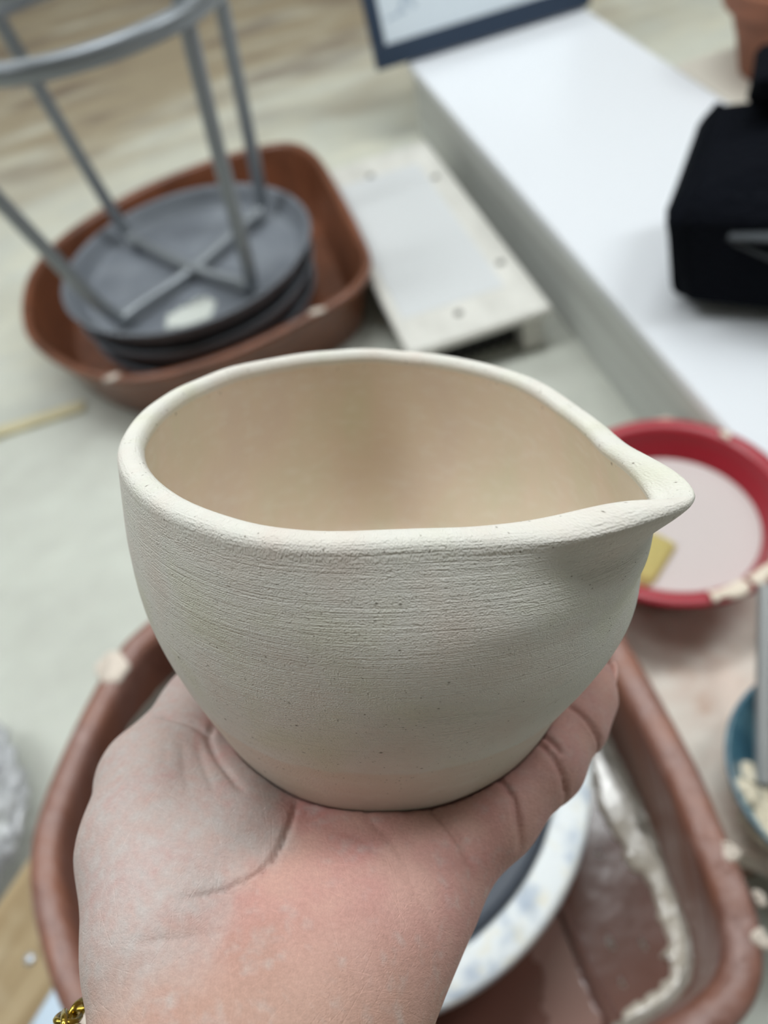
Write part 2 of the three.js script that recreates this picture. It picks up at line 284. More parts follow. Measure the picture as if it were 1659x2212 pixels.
function makeHand() {
  const axis = (a, b, s) => { const o = []; for (let v = a; v <= b; v += s) o.push(v / 1000); return o; };
  const xs = axis(-88, 70, 0.65), ys = [...axis(-84, -22, 1.3), ...axis(-21.2, 30, 0.65)], zs = [...axis(-70, -6, 1.2), ...axis(-5.3, 96, 0.65)];
  for (let v = zs[zs.length - 1] * 1000 + 1.5; v < 352; v += 3) zs.push(v / 1000);
  const xs2 = xs, nx = xs2.length, ny = ys.length, nz = zs.length, F = new Float32Array(nx * ny * nz).fill(1), BL = 8;
  for (let k = 0; k < nz; k += BL) for (let j = 0; j < ny; j += BL) for (let i = 0; i < nx; i += BL) {
    const i1 = Math.min(nx - 1, i + BL), j1 = Math.min(ny - 1, j + BL), k1 = Math.min(nz - 1, k + BL);
    const rad = Math.hypot(xs2[i1] - xs2[i], ys[j1] - ys[j], zs[k1] - zs[k]) / 2;
    const c = handField((xs2[i] + xs2[i1]) / 2, (ys[j] + ys[j1]) / 2, (zs[k] + zs[k1]) / 2, false);
    if (Math.abs(c) > rad + 0.006) { if (c < 0) for (let kk = k; kk < Math.min(nz, k + BL); kk++) for (let jj = j; jj < Math.min(ny, j + BL); jj++) for (let ii = i; ii < Math.min(nx, i + BL); ii++) F[(kk * ny + jj) * nx + ii] = -1; continue; }
    for (let kk = k; kk < Math.min(nz, k + BL); kk++) for (let jj = j; jj < Math.min(ny, j + BL); jj++) for (let ii = i; ii < Math.min(nx, i + BL); ii++) F[(kk * ny + jj) * nx + ii] = handField(xs2[ii], ys[jj], zs[kk], true);
  }
  // surface nets
  const id = new Int32Array(nx * ny * nz).fill(-1), pos = [], idx = [], at = (i, j, k) => (k * ny + j) * nx + i;
  for (let k = 0; k + 1 < nz; k++) for (let j = 0; j + 1 < ny; j++) for (let i = 0; i + 1 < nx; i++) {
    let m = 0; const v = [];
    for (let c = 0; c < 8; c++) { const f = F[at(i + (c & 1), j + ((c >> 1) & 1), k + (c >> 2))]; v.push(f); if (f < 0) m |= 1 << c; }
    if (m === 0 || m === 255) continue;
    let sx = 0, sy = 0, sz = 0, n = 0;
    for (let c = 0; c < 8; c++) for (const b of [1, 2, 4]) if (!(c & b)) { const e = c | b; if ((v[c] < 0) !== (v[e] < 0)) { const t = v[c] / (v[c] - v[e]); sx += (c & 1) + (b === 1 ? t : 0); sy += ((c >> 1) & 1) + (b === 2 ? t : 0); sz += (c >> 2) + (b === 4 ? t : 0); n++; } }
    id[at(i, j, k)] = pos.length / 3;
    pos.push(lerp(xs2[i], xs2[i + 1], sx / n), lerp(ys[j], ys[j + 1], sy / n), lerp(zs[k], zs[k + 1], sz / n));
  }
  const quad = (a, b, c, d, flip) => { if (a < 0 || b < 0 || c < 0 || d < 0) return; flip ? idx.push(a, c, b, a, d, c) : idx.push(a, b, c, a, c, d); };
  for (let k = 1; k + 1 < nz; k++) for (let j = 1; j + 1 < ny; j++) for (let i = 1; i + 1 < nx; i++) {
    const s = F[at(i, j, k)] < 0;
    if (s !== F[at(i + 1, j, k)] < 0) quad(id[at(i, j - 1, k - 1)], id[at(i, j, k - 1)], id[at(i, j, k)], id[at(i, j - 1, k)], !s);
    if (s !== F[at(i, j + 1, k)] < 0) quad(id[at(i - 1, j, k - 1)], id[at(i - 1, j, k)], id[at(i, j, k)], id[at(i, j, k - 1)], !s);
    if (s !== F[at(i, j, k + 1)] < 0) quad(id[at(i - 1, j - 1, k)], id[at(i, j - 1, k)], id[at(i, j, k)], id[at(i - 1, j, k)], !s);
  }
  const n = pos.length / 3, uv = new Float32Array(n * 2), col = new Float32Array(n * 3), c = new THREE.Color();
  for (let i = 0; i < n; i++) {
    const x = pos[i * 3], y = pos[i * 3 + 1], z = pos[i * 3 + 2];
    uv[i * 2] = x / 0.12; uv[i * 2 + 1] = (z - y * 0.6) / 0.12;
    const th = thenB.reduce((d, b) => Math.min(d, capsule(x, y, z, ...b)), 1), rest = Math.min(...palmB.slice(4).map((b) => capsule(x, y, z, ...b)));
    const n1 = fbm(x * 90, y * 90, z * 90, 4), n2 = fbm(x * 420, y * 420, z * 420, 3), n3 = fbm(x * 30, y * 30, z * 30 + 3, 3);
    let s = mix3(rgb(208, 164, 154), rgb(216, 172, 160), clamp(0.5 + n3 * 2));
    s = mix3(s, rgb(204, 140, 138), clamp(0.36 + n1 * 1.6) * 0.6);
    s = mix3(s, rgb(198, 164, 146), sstep(0.06, 0.085, z + n1 * 0.02) * 0.7);
    const tb = fingB[0].reduce((d, b) => Math.min(d, capsule(x, y, z, ...b)), 1);
    let dust = clamp(sstep(0.004, -0.003, Math.min(th, tb) - rest * 0.35 - 0.0006 + n1 * 0.006) * (0.8 + n2 * 0.6) * sstep(0.095, 0.07, z));
    dust = Math.max(dust, clamp(0.18 + n1 * 0.7 + n2 * 0.5) * 0.6 * sstep(0.02, 0.03, x), clamp(n2 * 1.3 + n1 - 0.12) * 0.8);
    s = mix3(s, rgb(208, 200, 197), dust * 0.9);
    s = mix3(s, rgb(92, 62, 54), sstep(0.0016, 0.0009, Math.hypot((x + 0.0575) * 1.0, y + 0.010, (z - 0.068) * 0.7)) * 0.85);
    s = s.map((q) => q * 1.02);
    c.setRGB(...s, THREE.SRGBColorSpace); col.set([c.r, c.g, c.b], i * 3);
  }
  const g = new THREE.BufferGeometry(); g.setAttribute('position', new THREE.Float32BufferAttribute(pos, 3)); g.setAttribute('uv', new THREE.BufferAttribute(uv, 2)); g.setAttribute('color', new THREE.BufferAttribute(col, 3)); g.setIndex(idx); g.computeVertexNormals();
  return g;
}
function skinMaps() {
  const W = 2048, a = new Float32Array(W * W);
  const line = (x, y, dx, dy, len, w, amp) => { for (let s = 0; s < len; s++) { const X = x + dx * s + 3 * ns(s * 0.01, x, y), Y = y + dy * s + 3 * ns(s * 0.01, y, x + 9), f = amp * Math.min(1, s / 25, (len - s) / 25); for (let k = -3; k <= 3; k++) for (let m = -3; m <= 3; m++) { const i = ((((Y + m) | 0) % W) + W) % W * W + ((((X + k) | 0) % W) + W) % W; a[i] += f * Math.exp(-(k * k + m * m) / (w * w)) * 0.4; } } };
  for (let i = 0; i < 5200; i++) { const t = (i % 3 === 0 ? 0.5 : i % 3 === 1 ? 2.2 : 1.45) + rr(-0.35, 0.35); line(rr(0, W), rr(0, W), Math.cos(t), Math.sin(t), rr(30, 170) | 0, rr(0.7, 1.3), -rr(0.1, 0.45)); }
  for (let i = 0; i < 60; i++) { const t = rr(0.8, 2.3); line(rr(0, W), rr(0, W), Math.cos(t), Math.sin(t), rr(150, 420) | 0, rr(1.2, 1.8), -rr(0.15, 0.35)); }
  const map = texture(W, W, (u, v, x, y) => { const g = 0.89 - 0.09 * a[y * W + x] + 0.03 * ns(u * 330, v * 330, 7) + 0.035 * ns(u * 120, v * 140, 5); return [g, g * 0.995, g * 0.99]; });
  const bumpMap = texture(W, W, (u, v, x, y) => 0.6 + 0.25 * a[y * W + x] + 0.07 * ns(u * 400, v * 400, 1) + 0.07 * ns(u * 190, v * 210, 3) + 0.08 * ns(u * 60, v * 60, 2), false);
  return { map, bumpMap };
}
const skinMat = std({ vertexColors: true, ...skinMaps(), bumpScale: 0.00045, roughness: 0.62, specularIntensity: 0.5, sheen: 0.25, sheenRoughness: 0.6, sheenColor: new THREE.Color(0.8, 0.6, 0.55) });
const person = hold(single('person', 'bare left hand, palm up and dusted with pale clay, carrying the clay bowl', 'person', makeHand(), skinMat));

{ // fingernails on the backs of the finger ends, under and behind the bowl
  const nail = new THREE.SphereGeometry(1, 24, 16), nm = std({ color: 0xd9aa9f, roughness: 0.3 });
  for (const f of FINGERS) {
    const b = f[f.length - 1], a = f[f.length - 2], dir = V3(b[0] - a[0], b[1] - a[1], b[2] - a[2]).normalize(), out = V3(b[0], -14, b[2]).normalize();
    out.addScaledVector(dir, -out.dot(dir)).normalize();
    const m = part('fingernail', nail, nm, person), r = b[3] / 1000;
    m.position.set(b[0] / 1000, b[1] / 1000, b[2] / 1000).addScaledVector(out, r * 0.86).addScaledVector(dir, r * 0.2);
    m.quaternion.setFromRotationMatrix(new THREE.Matrix4().makeBasis(dir.clone().cross(out).multiplyScalar(-1), out, dir)); m.scale.set(r * 0.72, r * 0.2, r * 0.92);
  }
}

// ---- gold chain bracelet round the wrist
{
  const b = hold(group('bracelet', 'thin gold chain bracelet round the wrist at the edge of the picture', 'bracelet'));
  const gold = std({ color: 0xb49a45, metalness: 1, roughness: 0.22 }), shape = new THREE.Shape().absellipse(0, 0, 0.0024, 0.0036, 0, Math.PI * 2);
  const link = new THREE.TubeGeometry(new THREE.CatmullRomCurve3([...Array(24)].map((_, i) => { const t = i / 24 * Math.PI * 2, q = Math.abs(Math.cos(t)) ** 0.6 * Math.sign(Math.cos(t)), p = Math.abs(Math.sin(t)) ** 0.6 * Math.sign(Math.sin(t)); return V3(q * 0.0019, p * 0.0034, 0); }), true), 40, 0.00062, 8, true);
  const N = 36, C0 = V3(-0.0285, -0.0205, 0.0735);
  for (let i = 0; i < N; i++) {
    const t = i / N * Math.PI * 2, pt = (a) => V3(C0.x + 0.0362 * Math.cos(a), C0.y + 0.0255 * Math.sin(a), C0.z + 0.005 * Math.cos(a) + 0.019 * Math.sin(a));
    const m = part('link', link, gold, b), p = pt(t), tan = pt(t + 0.01).sub(p).normalize(), out = p.clone().sub(C0).normalize();
    const side = tan.clone().cross(out).normalize(), o2 = side.clone().cross(tan).normalize().multiplyScalar(-1);
    const e1 = (i % 2 ? o2 : side).clone().applyAxisAngle(tan, rr(-0.35, 0.35));
    m.position.copy(p); m.quaternion.setFromRotationMatrix(new THREE.Matrix4().makeBasis(e1, tan, e1.clone().cross(tan)));
  }
}

// ---------------------------------------------------------------- pottery wheel
const brownMap = texture(512, 512, (u, v) => { const n = fbm(u * 8, v * 8, 1, 5), m = fbm(u * 30, v * 30, 2, 3); let c = mix3(rgb(142, 94, 76), rgb(122, 84, 74), clamp(0.5 + n * 2)); return mix3(c, rgb(176, 140, 130), clamp(n * 1.8 + m * 0.9 + 0.08) * 0.6); }, true, [4, 4]);
const brownMat = std({ map: brownMap, roughness: 0.42, clearcoat: 0.25, clearcoatRoughness: 0.35, bumpMap: texture(256, 256, (u, v) => 0.5 + fbm(u * 12, v * 12, 4, 4), false, [6, 6]), bumpScale: 0.0012 });
const slipMat = std({ color: 0xcdc5b6, roughness: 0.2, clearcoat: 0.8, clearcoatRoughness: 0.08, bumpMap: texture(256, 256, (u, v) => 0.5 + fbm(u * 5, v * 5, 9, 4), false, [12, 12]), bumpScale: 0.0015 });
const dryMat = std({ color: 0xdccfc2, roughness: 0.85 });
const wheel = group('pottery_wheel', 'tabletop pottery wheel with brown splash pan and white-edged turntable below the hand', 'pottery wheel');
const PAN = outline([[-0.18, -0.358], [-0.10, -0.394], [0, -0.405], [0.08, -0.398], [0.132, -0.365], [0.150, -0.30], [0.152, -0.208], [0.151, -0.13], [0.146, -0.085], [0.137, -0.035], [0.112, -0.004], [0.06, 0.008], [-0.02, 0.012], [-0.11, 0.008], [-0.19, -0.03], [-0.243, -0.104], [-0.2645, -0.163], [-0.2695, -0.204], [-0.2635, -0.236], [-0.241, -0.285], [-0.2085, -0.335]], 220);
const PT = 0.23, PB = 0.139;
part('splash_pan', vessel(PAN, [{ y: PB - 0.006, s: 0.022 }, { y: PB + 0.002, s: 0.0175 }, { y: PT - 0.05, s: 0.015 }, { y: PT - 0.016, s: 0.0145 }, { y: PT - 0.014, s: 0.002 }, { y: PT - 0.004, s: 0 }, { y: PT - 0.0006, s: 0.003 }, { y: PT, s: 0.008 }, { y: PT - 0.0006, s: 0.0155 }, { y: PT - 0.005, s: 0.0195 }, { y: PT - 0.012, s: 0.0205 }, { y: PT - 0.05, s: 0.0212 }, { y: PB + 0.012, s: 0.0222 }, { y: PB + 0.004, s: 0.025 }, { y: PB, s: 0.031 }]), brownMat, wheel);
const HX = -0.045, HZ = -0.2, HY = 0.222;
const head = part('turntable', lathe([[0, 0], [0.125, 0], [0.1265, -0.002], [0.127, -0.004], [0.128, -0.004], [0.1285, -0.0005], [0.130, 0.0005], [0.146, 0.0005], [0.149, -0.001], [0.1503, -0.004], [0.1503, -0.010], [0.149, -0.013], [0.14, -0.014], [0, -0.014]], 160),
  std({ roughness: 0.45, map: texture(1024, 64, (u, v) => { const a = u * Math.PI * 2, X = Math.cos(a), Y = Math.sin(a); let c = rgb(222, 226, 228); const n = fbm(X * 8, Y * 8, v * 14, 4), m = fbm(X * 15 + 3, Y * 15, v * 26, 3); c = mix3(c, rgb(150, 164, 184), clamp(n * 2.6) * 0.8); c = mix3(c, rgb(224, 214, 188), clamp(m * 2.2 - 0.1) * 0.8); return c; }) }), wheel);
head.position.set(HX, HY, HZ);
{ // dark working disc let into the turntable
  const d = part('centre_disc', lathe([[0, 0.001], [0.123, 0.001], [0.1265, 0.0005], [0.1275, -0.001], [0.1275, -0.004]], 128), std({ color: 0x3c434f, roughness: 0.5, bumpMap: texture(256, 256, (u, v) => 0.5 + 0.5 * ns(u * 3, v * 90, 1), false), bumpScale: 0.0006 }), wheel);
  d.position.set(HX, HY, HZ); d.scale.y = 1; d.position.y = HY + 0.0012;
}
part('hub', lathe([[0, 0], [0.032, 0], [0.035, -0.003], [0.035, -0.05], [0.05, -0.06], [0.062, -0.076], [0, -0.076]], 64), std({ color: 0x4a4440, roughness: 0.4, metalness: 0.6 }), wheel).position.set(HX, HY - 0.014, HZ);
part('wheel_body', new RoundedBoxGeometry(0.30, 0.094, 0.30, 4, 0.02), std({ color: 0x8f9499, roughness: 0.5 }), wheel).position.set(-0.05, 0.0875, -0.2);
part('pan_seam', tube([[0.05, PB + 0.002, -0.115], [0.05, PB + 0.002, -0.08], [0.05, PB + 0.002, -0.05], [0.053, PB + 0.003, -0.02], [0.054, PB + 0.006, -0.006]], 0.0035, 30), brownMat, wheel);
part('pan_floor', vessel(outline(PAN, 220).map(([x, z]) => [lerp(x, -0.058, 0.125), lerp(z, -0.197, 0.125)]), [{ y: PB, s: 0 }, { y: PB + 0.0008, s: 0.002 }], false), std({ color: 0x6d4a40, roughness: 0.2, clearcoat: 0.5, clearcoatRoughness: 0.15, bumpMap: texture(256, 256, (u, v) => 0.5 + fbm(u * 6, v * 6, 3, 4), false, [3, 3]), bumpScale: 0.0012 }), wheel);
{ // grey slip dried on the lower part of the pan's left wall, with a ragged upper edge
  const o = PAN.filter(([x, z]) => x < -0.06 && z < -0.06 && z > -0.39).sort((a, b) => Math.atan2(a[1] + 0.2, -a[0] - 0.06) - Math.atan2(b[1] + 0.2, -b[0] - 0.06)), pos = [], idx = [];
  o.forEach(([x, z], i) => { const dx = x + 0.058, dz = z + 0.197, l = Math.hypot(dx, dz), top = 0.187 + 0.016 * fbm(i * 0.13, 2, 3, 3) * 2; [[0.0225, top], [0.0262, top - 0.004], [0.0275, PB + 0.012]].forEach(([s, y]) => pos.push(x - dx / l * s, y, z - dz / l * s)); });
  for (let i = 0; i + 1 < o.length; i++) for (let k = 0; k < 2; k++) { const a = i * 3 + k, b = a + 3; idx.push(a, a + 1, b, b, a + 1, b + 1); }
  const g = new THREE.BufferGeometry(); g.setAttribute('position', new THREE.Float32BufferAttribute(pos, 3)); g.setIndex(idx); g.computeVertexNormals();
  part('slip_coat', g, std({ color: 0x8f8d84, roughness: 0.5, side: THREE.DoubleSide }), wheel);
}
part('slip_film', smear([[0.024, -0.10], [0.047, -0.085], [0.046, -0.045], [0.043, -0.012], [0.0, -0.004], [0.02, -0.05]], PB, 0.0012, 80, 0.002, 0.003), std({ color: 0x8d6f66, roughness: 0.16, clearcoat: 0.5, clearcoatRoughness: 0.1 }), wheel);
part('slip_puddle', smear([[0.118, -0.25], [0.112, -0.20], [0.107, -0.168], [0.102, -0.145], [0.100, -0.128], [0.104, -0.113], [0.1015, -0.098], [0.109, -0.084], [0.106, -0.066], [0.103, -0.05], [0.0965, -0.046], [0.099, -0.038], [0.09, -0.032], [0.078, -0.028], [0.064, -0.0255], [0.058, -0.02], [0.075, -0.0125], [0.098, -0.018], [0.112, -0.028], [0.119, -0.045], [0.125, -0.07], [0.1285, -0.10], [0.1305, -0.14], [0.13, -0.19], [0.126, -0.25]], PB - 0.0005, 0.006, 240, 0.005, 0.0016), slipMat, wheel);
part('slip_ridge', lumpy(tube([[0.1265, PB + 0.008, -0.20], [0.1265, PB + 0.008, -0.15], [0.1255, PB + 0.007, -0.11], [0.123, PB + 0.006, -0.08], [0.119, PB + 0.006, -0.055], [0.111, PB + 0.006, -0.036], [0.096, PB + 0.006, -0.024], [0.075, PB + 0.006, -0.019], [0.05, PB + 0.006, -0.018]], 0.0032, 160), 0.0012, 160), slipMat, wheel);
for (const [x, z, r, y] of [[0.1235, -0.118, 0.0055, PB + 0.006], [0.071, -0.062, 0.0035, PB], [0.068, -0.04, 0.003, PB], [0.078, -0.052, 0.0025, PB], [0.088, -0.112, 0.003, PB], [0.0915, -0.099, 0.0022, PB], [0.086, -0.075, 0.002, PB], [0.09, -0.055, 0.0032, PB], [0.083, -0.042, 0.0026, PB]]) { const g = new THREE.SphereGeometry(r, 20, 14); g.scale(0.8, 0.5, 1.5); part('slip_blob', lumpy(g, 0.001, 150, x), slipMat, wheel).position.set(x, y, z); }
for (const [x, z, s] of [[-0.207, -0.327, 1.2], [-0.235, -0.093, 1.3], [0.1415, -0.072, 0.42], [0.1435, -0.047, 0.3], [0.134, -0.03, 0.45]]) part('dried_clay', smear([[x - 0.011 * s, z - 0.004 * s], [x - 0.002 * s, z - 0.012 * s], [x + 0.009 * s, z - 0.006 * s], [x + 0.01 * s, z + 0.006 * s], [x, z + 0.012 * s], [x - 0.008 * s, z + 0.008 * s]], PT - 0.0018, 0.003, 48, 0.004), dryMat, wheel);

// timber base board under the wheel with its metal strip and screw
const woodMap = texture(512, 512, (u, v) => { const n = fbm(u * 3, v * 26, 1, 4), m = fbm(u * 9, v * 9, 5, 4); return mix3(mix3(rgb(192, 170, 134), rgb(160, 136, 100), clamp(0.5 + n * 1.6)), rgb(214, 202, 176), clamp(m * 2) * 0.5); }, true, [1, 1]);
{
  const g = group('base_board', 'clay-stained plywood board on the floor under the brown wheel pan', 'board', [-0.11, 0, -0.135], 0.83);
  part('plank', new RoundedBoxGeometry(0.40, 0.04, 0.50, 3, 0.003), std({ map: woodMap, roughness: 0.75 }), g).position.set(-0.15, 0.02, -0.051);
  part('metal_strip', new RoundedBoxGeometry(0.38, 0.006, 0.055, 2, 0.002), std({ color: 0xa9b8c6, roughness: 0.4, metalness: 0.35 }), g).position.set(-0.15, 0.043, -0.177);
  const s = part('screw', lathe([[0, 0.002], [0.003, 0.0018], [0.0045, 0.001], [0.005, 0]], 24), std({ color: 0xb9bdc2, roughness: 0.35, metalness: 0.7 }), g); s.position.set(-0.127, 0.04, -0.241);
}
// crumpled clear plastic bag beside it
{
  const g = new THREE.SphereGeometry(0.075, 140, 100), p = g.attributes.position;
  for (let i = 0; i < p.count; i++) { const v = V3(p.getX(i), p.getY(i), p.getZ(i)), k = 1 + 0.55 * (0.5 - Math.abs(ns(v.x * 34, v.y * 34, v.z * 34))) * 0.6 - 0.28 * Math.abs(ns(v.x * 75 + 4, v.y * 75, v.z * 75)); v.multiplyScalar(k); p.setXYZ(i, v.x * 0.85, v.y * 0.62 + 0.04, v.z * 1.25); }
  g.computeVertexNormals();
  single('plastic_bag', 'crumpled clear plastic bag on the floor left of the wheel pan', 'bag', g, std({ color: 0xf2f3f6, roughness: 0.16, transmission: 0.55, thickness: 0, ior: 1.45, specularIntensity: 1 }), [-0.455, 0.004, -0.365], 0.2);
}

// ---------------------------------------------------------------- ledge on the right with basin, sponge and bowl
const ledgeMap = texture(512, 512, (u, v) => { const n = fbm(u * 5, v * 7, 1, 5), m = fbm(u * 16, v * 16, 3, 4); let c = mix3(rgb(248, 238, 226), rgb(236, 216, 202), clamp(0.45 + n * 2.2)); return mix3(c, rgb(214, 176, 152), clamp(m * 1.8 + n - 0.25) * 0.6); }, true, [3, 3]);
{
  const g = group('work_ledge', 'low clay-smeared peach ledge beside the wheel pan under the red basin', 'ledge');
  const top = outline([[0.166, -0.50], [0.365, -0.50], [0.366, -0.30], [0.364, -0.06], [0.30, -0.052], [0.225, -0.06], [0.188, -0.092], [0.168, -0.15], [0.164, -0.3]], 120, 0.12);
  part('ledge_top', vessel(top, [{ y: 0.062, s: 0.002 }, { y: 0.064, s: 0 }, { y: 0.088, s: 0 }, { y: 0.09, s: 0.003 }]), std({ map: ledgeMap, roughness: 0.7, bumpMap: texture(256, 256, (u, v) => 0.5 + fbm(u * 10, v * 10, 3, 4), false, [5, 5]), bumpScale: 0.002 }), g);
  for (const [x, z] of [[0.20, -0.46], [0.335, -0.46], [0.21, -0.10], [0.335, -0.10]]) part('leg', new RoundedBoxGeometry(0.03, 0.062, 0.03, 2, 0.004), std({ color: 0x8d6a58, roughness: 0.7 }), g).position.set(x, 0.031, z);
  for (const [x, z, s] of [[0.171, -0.118, 1], [0.20, -0.075, 0.8]]) { const q = new THREE.SphereGeometry(0.005 * s, 18, 12); q.scale(0.9, 0.3, 1.5); part('dried_clay', lumpy(q, 0.0015, 120, x * 50), dryMat, g).position.set(x, 0.0905, z); }
}
const BX = 0.2655, BZ = -0.342;
{
  const red = std({ color: 0xa01f2e, roughness: 0.38, clearcoat: 0.2, clearcoatRoughness: 0.3 });
  const g = group('basin', 'round red plastic basin of cloudy water with clay on its rim', 'basin', [BX, 0.09, BZ]);
  part('basin_wall', lathe([[0, 0], [0.055, 0], [0.06, 0.003], [0.084, 0.066], [0.097, 0.073], [0.1015, 0.0745], [0.1025, 0.077], [0.1005, 0.0795], [0.095, 0.08], [0.090, 0.0785], [0.087, 0.075], [0.080, 0.05], [0.062, 0.006], [0.056, 0.004], [0, 0.004]], 128), red, g);
  const clay = std({ color: 0xe6d8c6, roughness: 0.6 });
  for (const [a, w, s] of [[1.62, 0.16, 1], [1.12, 0.30, 1.15], [-0.55, 0.05, 0.5]]) {
    const pts = [...Array(9)].map((_, i) => { const t = a - w + 2 * w * i / 8; return [0.0955 * Math.cos(t), 0.081, 0.0955 * Math.sin(t)]; });
    const q = lumpy(tube(pts, 0.0052 * s, 60, false, 14), 0.003, 90, a * 7); q.translate(0, -0.0805, 0); q.scale(1, 0.55, 1); q.translate(0, 0.0805, 0); part('dried_clay', q, clay, g);
  }
  single('slip_water', 'cloudy grey slip water standing in the red basin', 'water', lathe([[0, 0], [0.04, 0.0001], [0.0785, 0.0004]], 96), std({ color: 0xcfc5c3, roughness: 0.12, specularIntensity: 0.7 }), [BX, 0.09 + 0.049, BZ]);
  const sp = lumpy(new RoundedBoxGeometry(0.05, 0.022, 0.032, 8, 0.006), 0.003, 70);
  single('sponge', 'yellow sponge floating in the red basin of cloudy water', 'sponge', sp, std({ color: 0xe6d488, roughness: 0.95, bumpMap: texture(128, 128, (u, v) => 0.5 + ns(u * 40, v * 40, 1), false), bumpScale: 0.002 }), [BX - 0.033, 0.135, BZ + 0.026], 0.65);
}
{
  const teal = std({ roughness: 0.3, clearcoat: 0.3, map: texture(512, 256, (u, v) => { const a = u * Math.PI * 2, n = fbm(Math.cos(a) * 5, Math.sin(a) * 5, v * 8, 4); return mix3(rgb(62, 104, 124), rgb(104, 146, 162), clamp(0.3 + n * 2.4)); }) });
  const g = group('tool_bowl', 'teal bowl smeared with wet clay holding a grey tool', 'bowl', [0.2715, 0.09, -0.106]);
  part('bowl_wall', lathe([[0, 0], [0.045, 0], [0.05, 0.002], [0.068, 0.024], [0.079, 0.046], [0.0805, 0.049], [0.0795, 0.051], [0.0775, 0.0505], [0.073, 0.042], [0.062, 0.024], [0.044, 0.008], [0, 0.007]], 128), teal, g);
  const clay = std({ color: 0xd9cfb8, roughness: 0.45, clearcoat: 0.3 });
  part('wet_clay', lumpy((() => { const q = new THREE.SphereGeometry(0.045, 60, 40); q.scale(0.95, 0.36, 0.85); return q; })(), 0.012, 45, 3), clay, g).position.set(0.0, 0.03, 0.010);
  for (const [a, r, y, s] of [[2.62, 0.071, 0.043, 1.3], [2.85, 0.073, 0.045, 1.0], [3.05, 0.066, 0.031, 1.3], [3.3, 0.073, 0.044, 0.8], [3.2, 0.055, 0.02, 1.5], [2.8, 0.058, 0.024, 1.4], [3.62, 0.06, 0.026, 0.7]]) { const q = new THREE.SphereGeometry(0.012 * s, 30, 20); q.scale(0.9, 0.5, 0.9); part('clay_smear', lumpy(q, 0.006, 80, a * 5), clay, g).position.set(r * Math.cos(a), y, r * Math.sin(a)); }
  single('clay_tool', 'grey stick tool leaning in the teal bowl of clay', 'tool', tube([[0.2225, 0.1185, -0.1215], [0.246, 0.139, -0.165], [0.271, 0.161, -0.21], [0.287, 0.175, -0.239]], 0.007, 30), std({ color: 0xa4a6a6, roughness: 0.4, metalness: 0.3 }));
}

// ---------------------------------------------------------------- brown tub with stacked grey trays and the wire stand
const TUB = outline([[-0.382, -1.148], [-0.372, -1.04], [-0.325, -0.945], [-0.262, -0.875], [-0.19, -0.838], [-0.081, -0.832], [0.03, -0.857], [0.105, -0.886], [0.146, -0.94], [0.155, -1.03], [0.155, -1.18], [0.148, -1.316], [0.11, -1.395], [0.02, -1.42], [-0.09, -1.415], [-0.2, -1.385], [-0.305, -1.32], [-0.362, -1.24]], 200);
{
  const g = group('storage_tub', 'brown plastic tub holding a stack of grey trays', 'tub');
  part('tub_wall', vessel(TUB, [{ y: 0.0, s: 0.035 }, { y: 0.003, s: 0.031 }, { y: 0.08, s: 0.013 }, { y: 0.086, s: 0.003 }, { y: 0.094, s: 0 }, { y: 0.099, s: 0.002 }, { y: 0.1005, s: 0.007 }, { y: 0.099, s: 0.0125 }, { y: 0.092, s: 0.0165 }, { y: 0.05, s: 0.024 }, { y: 0.012, s: 0.036 }, { y: 0.006, s: 0.045 }]), std({ map: texture(256, 256, (u, v) => { const n = fbm(u * 6, v * 6, 1, 4); return mix3(rgb(128, 78, 54), rgb(108, 66, 46), clamp(0.5 + n * 2)); }, true, [3, 3]), roughness: 0.36, clearcoat: 0.3, clearcoatRoughness: 0.3 }), g);
  for (const [x, z] of [[-0.245, -0.868], [0.045, -0.868]]) part('dried_clay', smear([[x - 0.012, z], [x, z - 0.006], [x + 0.013, z + 0.001], [x, z + 0.006]], 0.0985, 0.003, 40, 0.003), dryMat, g);
}
const trayMat = std({ color: 0x9ea3ab, roughness: 0.42, metalness: 0.15, map: texture(256, 256, (u, v) => { const n = fbm(u * 5, v * 20, 1, 4), m = fbm(u * 20, v * 9, 6, 3); return mix3(mix3(rgb(220, 222, 224), rgb(178, 180, 184), clamp(0.5 + n * 1.8)), rgb(244, 244, 242), clamp(m * 1.6) * 0.6); }) });
const TX = -0.108, TZ = -1.08;
for (let i = 0; i < 3; i++) {
  const r = 0.195 - 0.006 * (2 - i), y = 0.008 + 0.039 * i;
  const l = ['lowest grey tray of the stack, at the bottom of the brown tub', 'middle grey tray of the stack in the brown tub', 'topmost grey round tray, its raised lip open to view under the wire stand'][i];
  const g = group('round_tray', l, 'tray', [TX, y, TZ], i * 1.1);
  part('tray_plate', lathe([[0, 0], [r - 0.026, 0], [r - 0.02, 0.002], [r - 0.004, 0.028], [r - 0.0015, 0.0345], [r, 0.0375], [r - 0.002, 0.039], [r - 0.006, 0.0385], [r - 0.01, 0.034], [r - 0.023, 0.0125], [r - 0.029, 0.0095], [0, 0.0095]], 128), trayMat, g);
}
single('reflection_patch', 'pale flat patch modelled as a lamp reflection on the topmost grey tray', 'reflection', smear([[-0.163, -0.962], [-0.14, -0.982], [-0.10, -0.99], [-0.088, -0.97], [-0.098, -0.94], [-0.124, -0.928], [-0.15, -0.938]], 0.0955, 0.002, 60, 0.003, 0.004), std({ color: 0xd4d8d2, roughness: 0.5 }));  // thin pale slab standing in for a ceiling lamp reflected in the tray
